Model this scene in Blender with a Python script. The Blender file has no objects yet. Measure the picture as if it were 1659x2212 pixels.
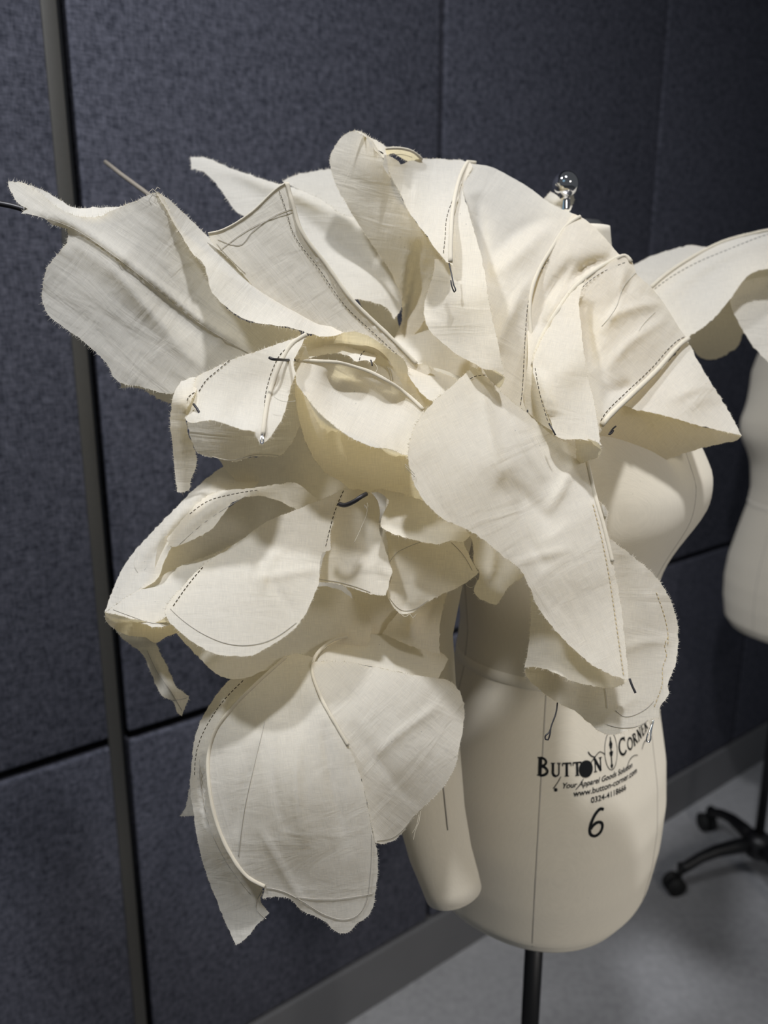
import bpy, bmesh, math, random
import numpy as np
from mathutils import Vector, Matrix, noise
from mathutils.geometry import delaunay_2d_cdt

random.seed(7)
rng = np.random.default_rng(7)
SC = bpy.context.scene
COL = SC.collection
PI = math.pi

# ------------------------------------------------------------------ camera
W, H = 1659.0, 2212.0
FPX = 1770.0                      # focal length in pixels of the 1659 wide frame
PITCH = math.radians(14.4)
CAMZ = 1.45
SP, CP = math.sin(PITCH), math.cos(PITCH)
cam_d = bpy.data.cameras.new('camera')
cam = bpy.data.objects.new('camera', cam_d)
COL.objects.link(cam)
cam.location = (0, 0, CAMZ)
cam.rotation_euler = (PI / 2 - PITCH, 0, 0)
cam_d.sensor_fit = 'HORIZONTAL'
cam_d.sensor_width = 36.0
cam_d.lens = FPX * 36.0 / W
cam_d.clip_start = 0.05
cam_d.dof.use_dof = True
cam_d.dof.focus_distance = 0.63
cam_d.dof.aperture_fstop = cam_d.lens / 1000.0 / 0.0062
SC.camera = cam

# ------------------------------------------------------------------ light
SC.view_settings.view_transform = 'Standard'
SC.view_settings.look = 'None'
SC.view_settings.gamma = 1.0
SC.view_settings.use_curve_mapping = False
SC.view_settings.exposure = 0.0
SC.cycles.max_bounces = 10
SC.cycles.diffuse_bounces = 6
SC.cycles.transmission_bounces = 6
SC.cycles.use_denoising = True

wd = bpy.data.worlds.new('room_light')
SC.world = wd
wd.use_nodes = True
wd.node_tree.nodes['Background'].inputs['Color'].default_value = (0.86, 0.92, 1.0, 1)
wd.node_tree.nodes['Background'].inputs['Strength'].default_value = 0.085


def area(name, loc, target, size, power, color, spread=180):
    l = bpy.data.lights.new(name, 'AREA')
    l.shape = 'DISK'
    l.size = size
    l.energy = power
    l.color = color
    l.spread = math.radians(spread)
    o = bpy.data.objects.new(name, l)
    COL.objects.link(o)
    o.location = loc
    d = Vector(target) - Vector(loc)
    o.rotation_euler = d.to_track_quat('-Z', 'Y').to_euler()
    return o


area('ceiling_downlight', (0.10, 0.15, 2.75), (0.15, 0.72, 1.3), 0.11, 10.3, (0.95, 0.962, 1.0), 125)
area('ceiling_downlight', (-0.72, 0.22, 2.7), (-0.3, 0.75, 1.45), 0.14, 5.5, (0.93, 0.955, 1.0), 95)
area('fill_lamp', (-0.9, -1.3, 2.6), (-0.1, 0.8, 1.1), 0.9, 0.85, (0.38, 0.72, 1.0))  # broad cool fill added at front left to lift and cool the petals
area('fill_lamp', (1.25, -0.8, 2.1), (0.36, 0.8, 0.72), 0.4, 1.65, (1.0, 0.95, 0.89), 48)  # narrow warm fill added below ceiling height to brighten the form's hip


# ------------------------------------------------------------------ helpers
def P(px, py, d):
    """point seen at pixel (px, py) lying d metres away along the viewing axis"""
    u = (px - W / 2) / FPX * d
    v = -(py - H / 2) / FPX * d
    return Vector((u, d * CP + v * SP, CAMZ - d * SP + v * CP))


def pts(s):
    return [tuple(float(c) for c in t.split(',')) for t in s.split()]


def tag(o, label=None, cat=None, group=None, kind=None):
    if label: o['label'] = label
    if cat: o['category'] = cat
    if group: o['group'] = group
    if kind: o['kind'] = kind
    return o


def empty(name, loc):
    o = bpy.data.objects.new(name, None)
    o.empty_display_size = 0.05
    o.location = loc
    COL.objects.link(o)
    return o


def wloc(o):
    v = Vector((0, 0, 0))
    while o is not None:
        v += Vector(o.location)
        o = o.parent
    return v


def build(name, verts, faces, mat, parent=None, uvs=None, smooth=True):
    """one mesh object from world-space vertices"""
    off = wloc(parent) if parent else Vector((0, 0, 0))
    me = bpy.data.meshes.new(name)
    me.from_pydata([tuple(Vector(v) - off) for v in verts], [], faces)
    if uvs is not None:
        ul = me.uv_layers.new(name='UVMap')
        li = np.zeros(len(me.loops), dtype=np.int32)
        me.loops.foreach_get('vertex_index', li)
        ul.data.foreach_set('uv', np.asarray(uvs, dtype=np.float32)[li].ravel())
    if smooth:
        me.polygons.foreach_set('use_smooth', [True] * len(me.polygons))
    me.materials.append(mat)
    me.update()
    o = bpy.data.objects.new(name, me)
    COL.objects.link(o)
    if parent: o.parent = parent
    return o


class MB:
    def __init__(s): s.v, s.f, s.uv = [], [], []

    def add(s, v, f, uv=None):
        b = len(s.v)
        s.v += [Vector(p) for p in v]
        s.f += [tuple(i + b for i in q) for q in f]
        s.uv += list(uv) if uv is not None else [(0, 0)] * len(v)

    def tube(s, path, r, n=6, cap=True):
        path = [Vector(p) for p in path]
        m = len(path)
        rr = r if hasattr(r, '__len__') else [r] * m
        v, f = [], []
        nrm = None
        for i, p in enumerate(path):
            t = (path[min(i + 1, m - 1)] - path[max(i - 1, 0)])
            if t.length < 1e-9: t = Vector((0, 0, 1))
            t.normalize()
            if nrm is None:
                nrm = t.orthogonal().normalized()
            else:
                nrm = (nrm - t * nrm.dot(t))
                nrm = nrm.normalized() if nrm.length > 1e-6 else t.orthogonal().normalized()
            b = t.cross(nrm)
            for k in range(n):
                a = 2 * PI * k / n
                v.append(p + (nrm * math.cos(a) + b * math.sin(a)) * rr[i])
        for i in range(m - 1):
            for k in range(n):
                k2 = (k + 1) % n
                f.append((i * n + k, i * n + k2, (i + 1) * n + k2, (i + 1) * n + k))
        if cap:
            f.append(tuple(range(n - 1, -1, -1)))
            f.append(tuple((m - 1) * n + k for k in range(n)))
        s.add(v, f)

    def box(s, c, sx, sy, sz, rot=None, bev=0.0):
        bm = bmesh.new()
        bmesh.ops.create_cube(bm, size=1.0)
        bmesh.ops.scale(bm, vec=(sx, sy, sz), verts=bm.verts)
        if bev > 0:
            bmesh.ops.bevel(bm, geom=bm.edges[:], offset=bev, segments=2, affect='EDGES', profile=0.6)
        M = Matrix.Translation(Vector(c)) @ (rot.to_4x4() if rot else Matrix.Identity(4))
        bmesh.ops.transform(bm, matrix=M, verts=bm.verts)
        bm.verts.index_update()
        s.add([v.co.copy() for v in bm.verts], [tuple(v.index for v in f.verts) for f in bm.faces])
        bm.free()

    def lathe(s, prof, c, n=32):
        v, f = [], []
        c = Vector(c)
        for r, z in prof:
            for k in range(n):
                a = 2 * PI * k / n
                v.append(c + Vector((r * math.cos(a), r * math.sin(a), z)))
        for i in range(len(prof) - 1):
            for k in range(n):
                k2 = (k + 1) % n
                f.append((i * n + k, i * n + k2, (i + 1) * n + k2, (i + 1) * n + k))
        f.append(tuple(range(n - 1, -1, -1)))
        f.append(tuple((len(prof) - 1) * n + k for k in range(n)))
        s.add(v, f)

    def build(s, name, mat, parent=None, smooth=True):
        return build(name, s.v, s.f, mat, parent, s.uv, smooth)


def crom(p, closed=False, step=6.0):
    """Catmull-Rom through p (numpy Nxk), straight into sharp corners"""
    p = np.asarray(p, float)
    n = len(p)
    tang = np.zeros_like(p)
    for i in range(n):
        if closed or 0 < i < n - 1:
            a, b, c = p[(i - 1) % n], p[i], p[(i + 1) % n]
            d1, d2 = b - a, c - b
            l1, l2 = np.linalg.norm(d1[:2]) + 1e-9, np.linalg.norm(d2[:2]) + 1e-9
            cs = np.dot(d1[:2], d2[:2]) / (l1 * l2)
            if cs > 0.35:
                tang[i] = (d1 / l1 + d2 / l2) / 2
    out = []
    m = n if closed else n - 1
    for i in range(m):
        a, b = p[i], p[(i + 1) % n]
        L = np.linalg.norm((b - a)[:2])
        k = max(1, int(round(L / step)))
        ta, tb = tang[i] * L, tang[(i + 1) % n] * L
        za, zb = not np.any(tang[i]), not np.any(tang[(i + 1) % n])
        if za: ta = (b - a) if zb else (1.5 * (b - a) - 0.5 * tb)
        if zb: tb = (b - a) if za else (1.5 * (b - a) - 0.5 * ta)
        for j in range(k):
            t = j / k
            t2, t3 = t * t, t * t * t
            out.append((2 * t3 - 3 * t2 + 1) * a + (t3 - 2 * t2 + t) * ta + (-2 * t3 + 3 * t2) * b + (t3 - t2) * tb)
    if not closed: out.append(p[-1])
    return np.array(out)


def inside(px, py, poly):
    x, y = poly[:, 0], poly[:, 1]
    x2, y2 = np.roll(x, -1), np.roll(y, -1)
    c = np.zeros(px.shape, bool)
    for i in range(len(x)):
        if y[i] == y2[i]: continue
        cond = ((y[i] > py) != (y2[i] > py)) & (px < (x2[i] - x[i]) * (py - y[i]) / (y2[i] - y[i]) + x[i])
        c ^= cond
    return c


def seg_dist(px, py, line):
    best = np.full(px.shape, 1e9)
    for (ax, ay), (bx, by) in zip(line[:-1], line[1:]):
        dx, dy = bx - ax, by - ay
        t = np.clip(((px - ax) * dx + (py - ay) * dy) / (dx * dx + dy * dy + 1e-9), 0, 1)
        best = np.minimum(best, np.hypot(px - ax - t * dx, py - ay - t * dy))
    return best


def tps(ctrl):
    c = np.array(ctrl, float)
    n = len(c)
    xy, d = c[:, :2] / 500.0, c[:, 2]
    if n <= 3:
        A = np.c_[np.ones(n), xy]
        w = np.linalg.lstsq(A, d, rcond=None)[0]
        return lambda x, y: w[0] + w[1] * x / 500 + w[2] * y / 500
    r = np.linalg.norm(xy[:, None] - xy[None], axis=2)
    K = np.where(r > 0, r * r * np.log(r + 1e-12), 0) + np.eye(n) * 1e-4
    Pm = np.c_[np.ones(n), xy]
    A = np.block([[K, Pm], [Pm.T, np.zeros((3, 3))]])
    w = np.linalg.solve(A, np.r_[d, 0, 0, 0])

    def f(x, y):
        x = np.asarray(x, float) / 500; y = np.asarray(y, float) / 500
        rr = np.sqrt((x[..., None] - xy[:, 0]) ** 2 + (y[..., None] - xy[:, 1]) ** 2)
        return (np.where(rr > 0, rr * rr * np.log(rr + 1e-12), 0) @ w[:n]) + w[n] + w[n + 1] * x + w[n + 2] * y
    return f


class Cloth:
    """one sheet of muslin: an outline, and a smooth curved depth through control points"""
    cnt = 0

    def __init__(s, outline, ctrl, crease='', amp=0.0012, ang=60.0, streak=0.0008, fray=1, grain=0.0, cell=9.0):
        Cloth.cnt += 1
        s.seed = Cloth.cnt * 13.7
        s.outline = np.array(pts(outline))
        s.f = tps(pts(ctrl))
        s.creases = []
        for c in ([crease] if isinstance(crease, str) else crease):
            if not c: continue
            head, tail = c.split('|')
            a, w = [float(q) for q in head.split(',')]
            s.creases.append((crom(pts(tail), step=12), a * 1.05, w * 1.05))
        s.amp, s.ang, s.streak, s.fray, s.grain, s.cell = amp, math.radians(ang), streak * 0.6, fray, grain, cell

    def depth(s, x, y):
        x = np.atleast_1d(np.asarray(x, float)); y = np.atleast_1d(np.asarray(y, float))
        d = s.f(x, y)
        for line, a, w in s.creases:
            n = max(2, min(len(line), 24))
            ln = line[np.linspace(0, len(line) - 1, n).astype(int)]
            best = np.full(x.shape, 1e9); par = np.zeros(x.shape)
            for i in range(n - 1):
                ax, ay = ln[i]; dx, dy = ln[i + 1] - ln[i]
                t = np.clip(((x - ax) * dx + (y - ay) * dy) / (dx * dx + dy * dy + 1e-9), 0, 1)
                q = np.hypot(x - ax - t * dx, y - ay - t * dy)
                m_ = q < best
                best[m_] = q[m_]; par[m_] = (i + t[m_]) / (n - 1)
            tp = np.sin(np.clip(par, 0.0, 1.0) * PI) ** 0.6
            q = np.sqrt((best / w) ** 2 + 0.05)
            d = d - a * tp * np.exp(-1.3 * (q - 0.22))
        ca, sa = math.cos(s.ang), math.sin(s.ang)
        nz = np.empty(x.shape)
        for i in range(len(x)):
            al = x[i] * ca + y[i] * sa
            ac = -x[i] * sa + y[i] * ca
            nz[i] = s.amp * noise.noise((x[i] / 95, y[i] / 95, s.seed)) \
                + s.streak * noise.noise((al / 190, ac / 26, s.seed + 5)) \
                + s.streak * 0.5 * noise.noise((al / 90 + 7, ac / 13, s.seed + 9))
        return d + nz

    def pt(s, x, y, lift=0.0):
        return P(x, y, float(s.depth(x, y)[0]) - lift)

    def line(s, txt, step=5.0, lift=0.0):
        c = crom(pts(txt), step=step)
        d = s.depth(c[:, 0], c[:, 1])
        return [P(c[i, 0], c[i, 1], d[i] - lift) for i in range(len(c))]

    def emit(s, mb):
        b = crom(s.outline, closed=True, step=7.0)
        b = b + rng.normal(0, 0.7, b.shape) * (1 if s.fray else 0.3)
        x0, y0 = b.min(0); x1, y1 = b.max(0)
        c = s.cell
        gy = np.arange(y0, y1, c * 0.866)
        g = []
        for i, yy in enumerate(gy):
            xx = np.arange(x0 + (c / 2 if i % 2 else 0), x1, c)
            g.append(np.c_[xx, np.full(len(xx), yy)])
        g = np.concatenate(g)
        g = g[inside(g[:, 0], g[:, 1], b)]
        lb = [tuple(q) for q in b] + [tuple(b[0])]
        g = g[seg_dist(g[:, 0], g[:, 1], lb) > c * 0.5]
        allp = np.concatenate([b, g])
        nb = len(b)
        ed = [(i, (i + 1) % nb) for i in range(nb)]
        res = delaunay_2d_cdt([Vector(q) for q in allp], ed, [], 1, 1e-4)
        vx = np.array([(q[0], q[1]) for q in res[0]])
        d = s.depth(vx[:, 0], vx[:, 1])
        V = [P(vx[i, 0], vx[i, 1], d[i]) for i in range(len(vx))]
        dm = float(d.mean())
        cg, sg = math.cos(s.grain), math.sin(s.grain)
        k = dm / FPX
        uv = np.c_[(vx[:, 0] * cg + vx[:, 1] * sg) * k, (-vx[:, 0] * sg + vx[:, 1] * cg) * k]
        mb.add(V, [tuple(f) for f in res[2]], uv)
        if s.fray:                                     # loose yarn ends along the raw edge
            db = s.depth(b[:, 0], b[:, 1])
            area2 = np.sum(b[:, 0] * np.roll(b[:, 1], -1) - np.roll(b[:, 0], -1) * b[:, 1])
            sgn = 1 if area2 > 0 else -1
            for i in range(nb):
                j = (i + 1) % nb
                t = b[j] - b[i]
                L = np.hypot(*t)
                if L < 1e-6: continue
                nn = np.array([t[1], -t[0]]) / L * sgn
                for q in range(4):
                    u = rng.random()
                    base = b[i] + t * u
                    ln = abs(rng.normal(0, 3.1)) * s.fray + 1.0
                    tip = base + nn * ln + t / L * rng.normal(0, 1.6)
                    dd = db[i] * (1 - u) + db[j] * u
                    wv = t / L * 0.45
                    p1, p2 = P(*(base - wv - nn), dd), P(*(base + wv - nn), dd)
                    p3 = P(*tip, dd + rng.normal(0, 0.0012))
                    mb.add([p1, p2, p3], [(0, 1, 2)], [(0, 0), (0.001, 0), (0, 0.001)])


# ------------------------------------------------------------------ materials
def newmat(name):
    m = bpy.data.materials.new(name)
    m.use_nodes = True
    nt = m.node_tree
    nt.nodes.clear()
    out = nt.nodes.new('ShaderNodeOutputMaterial')
    return m, nt, out


def nd(nt, kind, **kw):
    n = nt.nodes.new(kind)
    for k, v in kw.items():
        if k in n.inputs: n.inputs[k].default_value = v
        else: setattr(n, k, v)
    return n


def simple(name, col, rough=0.6, metal=0.0, bump=0.0, bscale=200, spec=0.5, var=0.0):
    m, nt, out = newmat(name)
    p = nd(nt, 'ShaderNodeBsdfPrincipled', Roughness=rough, Metallic=metal)
    p.inputs['Base Color'].default_value = (*col, 1)
    p.inputs['Specular IOR Level'].default_value = spec
    nt.links.new(p.outputs[0], out.inputs[0])
    if bump or var:
        tc = nd(nt, 'ShaderNodeTexCoord')
        nz = nd(nt, 'ShaderNodeTexNoise', Scale=bscale, Detail=4.0)
        nt.links.new(tc.outputs['Object'], nz.inputs['Vector'])
        if bump:
            b = nd(nt, 'ShaderNodeBump', Strength=bump, Distance=0.001)
            nt.links.new(nz.outputs[0], b.inputs['Height'])
            nt.links.new(b.outputs[0], p.inputs['Normal'])
        if var:
            mx = nd(nt, 'ShaderNodeMixRGB')
            mx.inputs[1].default_value = (*[c * (1 - var) for c in col], 1)
            mx.inputs[2].default_value = (*[min(1, c * (1 + var)) for c in col], 1)
            nt.links.new(nz.outputs[0], mx.inputs[0])
            nt.links.new(mx.outputs[0], p.inputs['Base Color'])
    return m


def cloth_mat(name, col, transl=0.35, weave=1.0, coord='UV', wrinkle=0.0, tcol=None):
    m, nt, out = newmat(name)
    tc = nd(nt, 'ShaderNodeTexCoord')
    hs = []
    for sc in ((110, 2600, 110), (2600, 110, 2600)):
        mp = nd(nt, 'ShaderNodeMapping')
        mp.inputs['Scale'].default_value = sc
        nt.links.new(tc.outputs[coord], mp.inputs['Vector'])
        nz = nd(nt, 'ShaderNodeTexNoise', Scale=1.0, Detail=2.0)
        nt.links.new(mp.outputs[0], nz.inputs['Vector'])
        hs.append(nz)
    ad = nd(nt, 'ShaderNodeMath', operation='ADD')
    nt.links.new(hs[0].outputs[0], ad.inputs[0]); nt.links.new(hs[1].outputs[0], ad.inputs[1])
    mr = nd(nt, 'ShaderNodeMapRange')
    mr.inputs['From Min'].default_value = 0.65; mr.inputs['From Max'].default_value = 1.35
    mr.inputs['To Min'].default_value = 1 - 0.09 * weave; mr.inputs['To Max'].default_value = 1 + 0.07 * weave
    nt.links.new(ad.outputs[0], mr.inputs['Value'])
    # cotton seed specks
    vo = nd(nt, 'ShaderNodeTexVoronoi', Scale=55.0)
    nt.links.new(tc.outputs[coord], vo.inputs['Vector'])
    sp = nd(nt, 'ShaderNodeMapRange')
    sp.inputs['From Min'].default_value = 0.015; sp.inputs['From Max'].default_value = 0.035
    sp.inputs['To Min'].default_value = 0.72; sp.inputs['To Max'].default_value = 1.0
    nt.links.new(vo.outputs['Distance'], sp.inputs['Value'])
    mm = nd(nt, 'ShaderNodeMath', operation='MULTIPLY')
    nt.links.new(mr.outputs[0], mm.inputs[0]); nt.links.new(sp.outputs[0], mm.inputs[1])
    mx = nd(nt, 'ShaderNodeVectorMath', operation='SCALE')
    mx.inputs[0].default_value = col
    nt.links.new(mm.outputs[0], mx.inputs['Scale'])
    bp = nd(nt, 'ShaderNodeBump', Strength=0.35, Distance=0.0003)
    nt.links.new(ad.outputs[0], bp.inputs['Height'])
    last = bp
    if wrinkle:
        for sc, st, di in (((13, 62, 30), 1.0, 0.9), ((48, 15, 30), 0.7, 1.4), ((120, 150, 100), 0.12, 0.5)):
            mp = nd(nt, 'ShaderNodeMapping')
            mp.inputs['Scale'].default_value = sc
            nt.links.new(tc.outputs[coord], mp.inputs['Vector'])
            mu = nd(nt, 'ShaderNodeTexNoise', Scale=1.0, Detail=3.0, Distortion=di)
            nt.links.new(mp.outputs[0], mu.inputs['Vector'])
            b2 = nd(nt, 'ShaderNodeBump', Strength=1.0, Distance=0.0026 * st * wrinkle)
            nt.links.new(mu.outputs[0], b2.inputs['Height'])
            nt.links.new(last.outputs[0], b2.inputs['Normal'])
            last = b2
    df = nd(nt, 'ShaderNodeBsdfDiffuse', Roughness=0.5)
    tr = nd(nt, 'ShaderNodeBsdfTranslucent')
    for n in (df, tr):
        nt.links.new(mx.outputs[0], n.inputs['Color'])
        nt.links.new(last.outputs[0], n.inputs['Normal'])
    ms = nd(nt, 'ShaderNodeMixShader')
    ms.inputs[0].default_value = transl
    nt.links.new(df.outputs[0], ms.inputs[1]); nt.links.new(tr.outputs[0], ms.inputs[2])
    if tcol:
        m2 = nd(nt, 'ShaderNodeVectorMath', operation='SCALE')
        m2.inputs[0].default_value = tcol
        nt.links.new(mm.outputs[0], m2.inputs['Scale'])
        nt.links.new(m2.outputs[0], tr.inputs['Color'])
    nt.links.new(ms.outputs[0], out.inputs[0])
    return m


def felt_mat():
    m, nt, out = newmat('heathered navy panel fabric')
    tc = nd(nt, 'ShaderNodeTexCoord')
    ns = []
    for sc in ((70, 70, 520), (520, 520, 70)):
        mp = nd(nt, 'ShaderNodeMapping'); mp.inputs['Scale'].default_value = sc
        nt.links.new(tc.outputs['Object'], mp.inputs['Vector'])
        nz = nd(nt, 'ShaderNodeTexNoise', Scale=1.0, Detail=3.0, Roughness=0.65)
        nt.links.new(mp.outputs[0], nz.inputs['Vector'])
        ns.append(nz)
    big = nd(nt, 'ShaderNodeTexNoise', Scale=110.0, Detail=3.0)
    nt.links.new(tc.outputs['Object'], big.inputs['Vector'])
    ad = nd(nt, 'ShaderNodeMath', operation='ADD')
    nt.links.new(ns[0].outputs[0], ad.inputs[0]); nt.links.new(ns[1].outputs[0], ad.inputs[1])
    a2 = nd(nt, 'ShaderNodeMath', operation='ADD')
    nt.links.new(ad.outputs[0], a2.inputs[0]); nt.links.new(big.outputs[0], a2.inputs[1])
    rp = nd(nt, 'ShaderNodeValToRGB')
    rp.color_ramp.elements[0].position = 0.34; rp.color_ramp.elements[0].color = (0.018, 0.021, 0.030, 1)
    rp.color_ramp.elements[1].position = 0.66; rp.color_ramp.elements[1].color = (0.138, 0.140, 0.175, 1)
    dv = nd(nt, 'ShaderNodeMath', operation='DIVIDE'); dv.inputs[1].default_value = 3.0
    nt.links.new(a2.outputs[0], dv.inputs[0]); nt.links.new(dv.outputs[0], rp.inputs[0])
    p = nd(nt, 'ShaderNodeBsdfPrincipled', Roughness=0.95)
    p.inputs['Specular IOR Level'].default_value = 0.1
    nt.links.new(rp.outputs[0], p.inputs['Base Color'])
    b = nd(nt, 'ShaderNodeBump', Strength=0.4, Distance=0.0006)
    nt.links.new(ad.outputs[0], b.inputs['Height']); nt.links.new(b.outputs[0], p.inputs['Normal'])
    nt.links.new(p.outputs[0], out.inputs[0])
    return m


def floor_mat():
    m, nt, out = newmat('grey vinyl floor')
    tc = nd(nt, 'ShaderNodeTexCoord')
    n1 = nd(nt, 'ShaderNodeTexNoise', Scale=3.5, Detail=5.0)
    n2 = nd(nt, 'ShaderNodeTexNoise', Scale=60.0, Detail=4.0)
    for n in (n1, n2): nt.links.new(tc.outputs['Object'], n.inputs['Vector'])
    ad = nd(nt, 'ShaderNodeMath', operation='ADD')
    nt.links.new(n1.outputs[0], ad.inputs[0]); nt.links.new(n2.outputs[0], ad.inputs[1])
    rp = nd(nt, 'ShaderNodeValToRGB')
    rp.color_ramp.elements[0].position = 0.35; rp.color_ramp.elements[0].color = (0.30, 0.30, 0.31, 1)
    rp.color_ramp.elements[1].position = 0.65; rp.color_ramp.elements[1].color = (0.42, 0.42, 0.43, 1)
    dv = nd(nt, 'ShaderNodeMath', operation='DIVIDE'); dv.inputs[1].default_value = 2.0
    nt.links.new(ad.outputs[0], dv.inputs[0]); nt.links.new(dv.outputs[0], rp.inputs[0])
    p = nd(nt, 'ShaderNodeBsdfPrincipled', Roughness=0.55)
    nt.links.new(rp.outputs[0], p.inputs['Base Color'])
    nt.links.new(p.outputs[0], out.inputs[0])
    return m


M_MUS = cloth_mat('unbleached muslin', (0.83, 0.80, 0.735), 0.48, wrinkle=0.55, tcol=(0.90, 0.785, 0.50))
M_PIPE = cloth_mat('muslin piping', (0.60, 0.55, 0.45), 0.05)
M_CAN = cloth_mat('dress form canvas', (0.70, 0.65, 0.55), 0.0, weave=0.5, coord='Object')
M_TAPE = cloth_mat('cotton tape', (0.74, 0.69, 0.59), 0.0, weave=0.5, coord='Object')
M_FELT = felt_mat()
M_FLOOR = floor_mat()
M_RAIL = simple('aluminium rail', (0.07, 0.067, 0.06), 0.5, 0.2, var=0.1)
M_GAP = simple('dark wall backing', (0.006, 0.007, 0.009), 0.9)
M_SKIRT = simple('grey skirting', (0.145, 0.145, 0.15), 0.6, var=0.08, bscale=12)
M_BLACK = simple('black enamel', (0.006, 0.006, 0.007), 0.42)
M_RUB = simple('black rubber', (0.008, 0.008, 0.008), 0.7)
M_CHROME = simple('chrome', (0.80, 0.80, 0.81), 0.06, 1.0)
M_STEEL = simple('brushed steel', (0.6, 0.6, 0.6), 0.3, 1.0)
M_INK = simple('printed black ink', (0.012, 0.013, 0.014), 0.8, spec=0.1)
M_THREAD = simple('dark sewing thread', (0.06, 0.052, 0.04), 0.8, spec=0.1)
M_TAN = simple('tan sewing thread', (0.45, 0.36, 0.2), 0.8, spec=0.1)
M_PENCIL = simple('pencil line', (0.42, 0.39, 0.34), 0.9, spec=0.1)
M_WIRE = simple('dark steel wire', (0.022, 0.02, 0.022), 0.45, 0.3)
M_ROD = simple('grey brown boning', (0.20, 0.175, 0.14), 0.7)
M_SILVER = simple('bright steel wire', (0.85, 0.85, 0.85), 0.2, 1.0)

# ------------------------------------------------------------------ setting
WA = math.atan(0.767)                         # the partition runs away to the right
WD = Vector((math.cos(WA), math.sin(WA), 0))
WN = Vector((math.sin(WA), -math.cos(WA), 0))  # towards the room
W0 = Vector((0, 1.448, 0))
RW = Matrix((WD, -WN, Vector((0, 0, 1)))).transposed()


def wpt(s, z, out=0.0):
    return W0 + WD * s + WN * out + Vector((0, 0, z))


mb = MB(); mb.box((1.0, 1.0, -0.01), 12, 12, 0.02)
tag(mb.build('floor', M_FLOOR, None, False), kind='structure')

wall = MB(); wall.box(wpt(1.9, 1.5, -0.045), 7.3, 0.03, 3.0, RW)
wall = tag(wall.build('wall_back', M_GAP, None, False), kind='structure')
SEAM = [-1.74, -1.123, -0.504, 0.125, 0.741, 1.357, 1.973, 2.589, 3.205, 3.821, 4.437, 5.05]
ZS = 0.795
for i in range(len(SEAM) - 1):
    a, b = SEAM[i] + 0.006, SEAM[i + 1] - 0.006
    for z0, z1 in ((0.135, ZS - 0.008), (ZS + 0.008, 2.95)):
        m = MB()
        m.box(wpt((a + b) / 2, (z0 + z1) / 2, -0.014), b - a, 0.028, z1 - z0, RW, 0.005)
        m.build('fabric_panel', M_FELT, wall)
m = MB(); m.box(wpt(-0.504 - 0.017, 1.37, 0.0005), 0.019, 0.008, 2.46, RW, 0.001)
m.build('upright_rail', M_RAIL, wall)
m = MB(); m.box(wpt(1.65, 0.065, -0.008), 6.8, 0.03, 0.13, RW, 0.003)
tag(m.build('baseboard_back', M_SKIRT, None, False), kind='structure')

# ------------------------------------------------------------------ dress form
TZ = [0.777, 0.784, 0.804, 0.85, 0.90, 0.95, 1.02, 1.08, 1.12, 1.18, 1.24, 1.28, 1.33, 1.38, 1.42, 1.45, 1.468, 1.482, 1.521]
TA = [0.100, 0.122, 0.137, 0.145, 0.147, 0.143, 0.128, 0.115, 0.112, 0.118, 0.128, 0.134, 0.142, 0.150, 0.142, 0.110, 0.066, 0.040, 0.034]
TF = [0.092, 0.112, 0.124, 0.131, 0.133, 0.129, 0.116, 0.102, 0.100, 0.105, 0.115, 0.118, 0.110, 0.093, 0.078, 0.065, 0.056, 0.040, 0.034]
TB = [0.092, 0.112, 0.126, 0.138, 0.143, 0.138, 0.113, 0.096, 0.092, 0.098, 0.106, 0.110, 0.112, 0.105, 0.092, 0.075, 0.060, 0.040, 0.034]


def torso_point(C, phi, th, z, off=0.0):
    """th: angle from the front direction phi; z: height in the frame of the first form"""
    a = np.interp(z, TZ, TA)
    cs, sn = math.cos(th), math.sin(th)
    b = np.interp(z, TZ, TF) if cs > 0 else np.interp(z, TZ, TB)
    n = 2.25
    r = (abs(cs / b) ** n + abs(sn / a) ** n) ** (-1 / n)
    for s in (-1, 1):
        dth = (th - s * 0.48 + PI) % (2 * PI) - PI
        r += 0.032 * math.exp(-(dth / 0.47) ** 2 - ((z - 1.258) / (0.058 if z < 1.258 else 0.07)) ** 2)
    r += off
    return Vector((C[0] + r * math.cos(phi + th), C[1] + r * math.sin(phi + th), z + C[2]))


def star_base(root, C, z_hub, rad, a0, legs=5):
    for k in range(legs):
        a = a0 + 2 * PI * k / legs
        d = Vector((math.cos(a), math.sin(a), 0))
        c0 = Vector((C[0], C[1], 0))
        m = MB()
        path = [c0 + d * q * rad + Vector((0, 0, h)) for q, h in ((0.05, z_hub), (0.3, z_hub - 0.002), (0.55, z_hub - 0.008), (0.75, z_hub - 0.022), (0.92, z_hub - 0.042), (1.0, z_hub - 0.047))]
        m.tube(path, [0.020, 0.018, 0.015, 0.013, 0.013, 0.015], 10)
        leg = m.build('base_leg', M_BLACK, root)
        m = MB()
        tip = c0 + d * rad
        t = Vector((-d.y, d.x, 0))
        m.tube([tip + Vector((0, 0, z_hub - 0.04)), tip + Vector((0, 0, 0.036))], 0.008, 8)
        wc = tip + d * 0.012 + Vector((0, 0, 0.025))
        for s in (-1, 1):
            m.tube([wc + t * s * 0.006, wc + t * s * 0.018], 0.025, 18)
        m.build('caster', M_RUB, leg)


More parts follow.
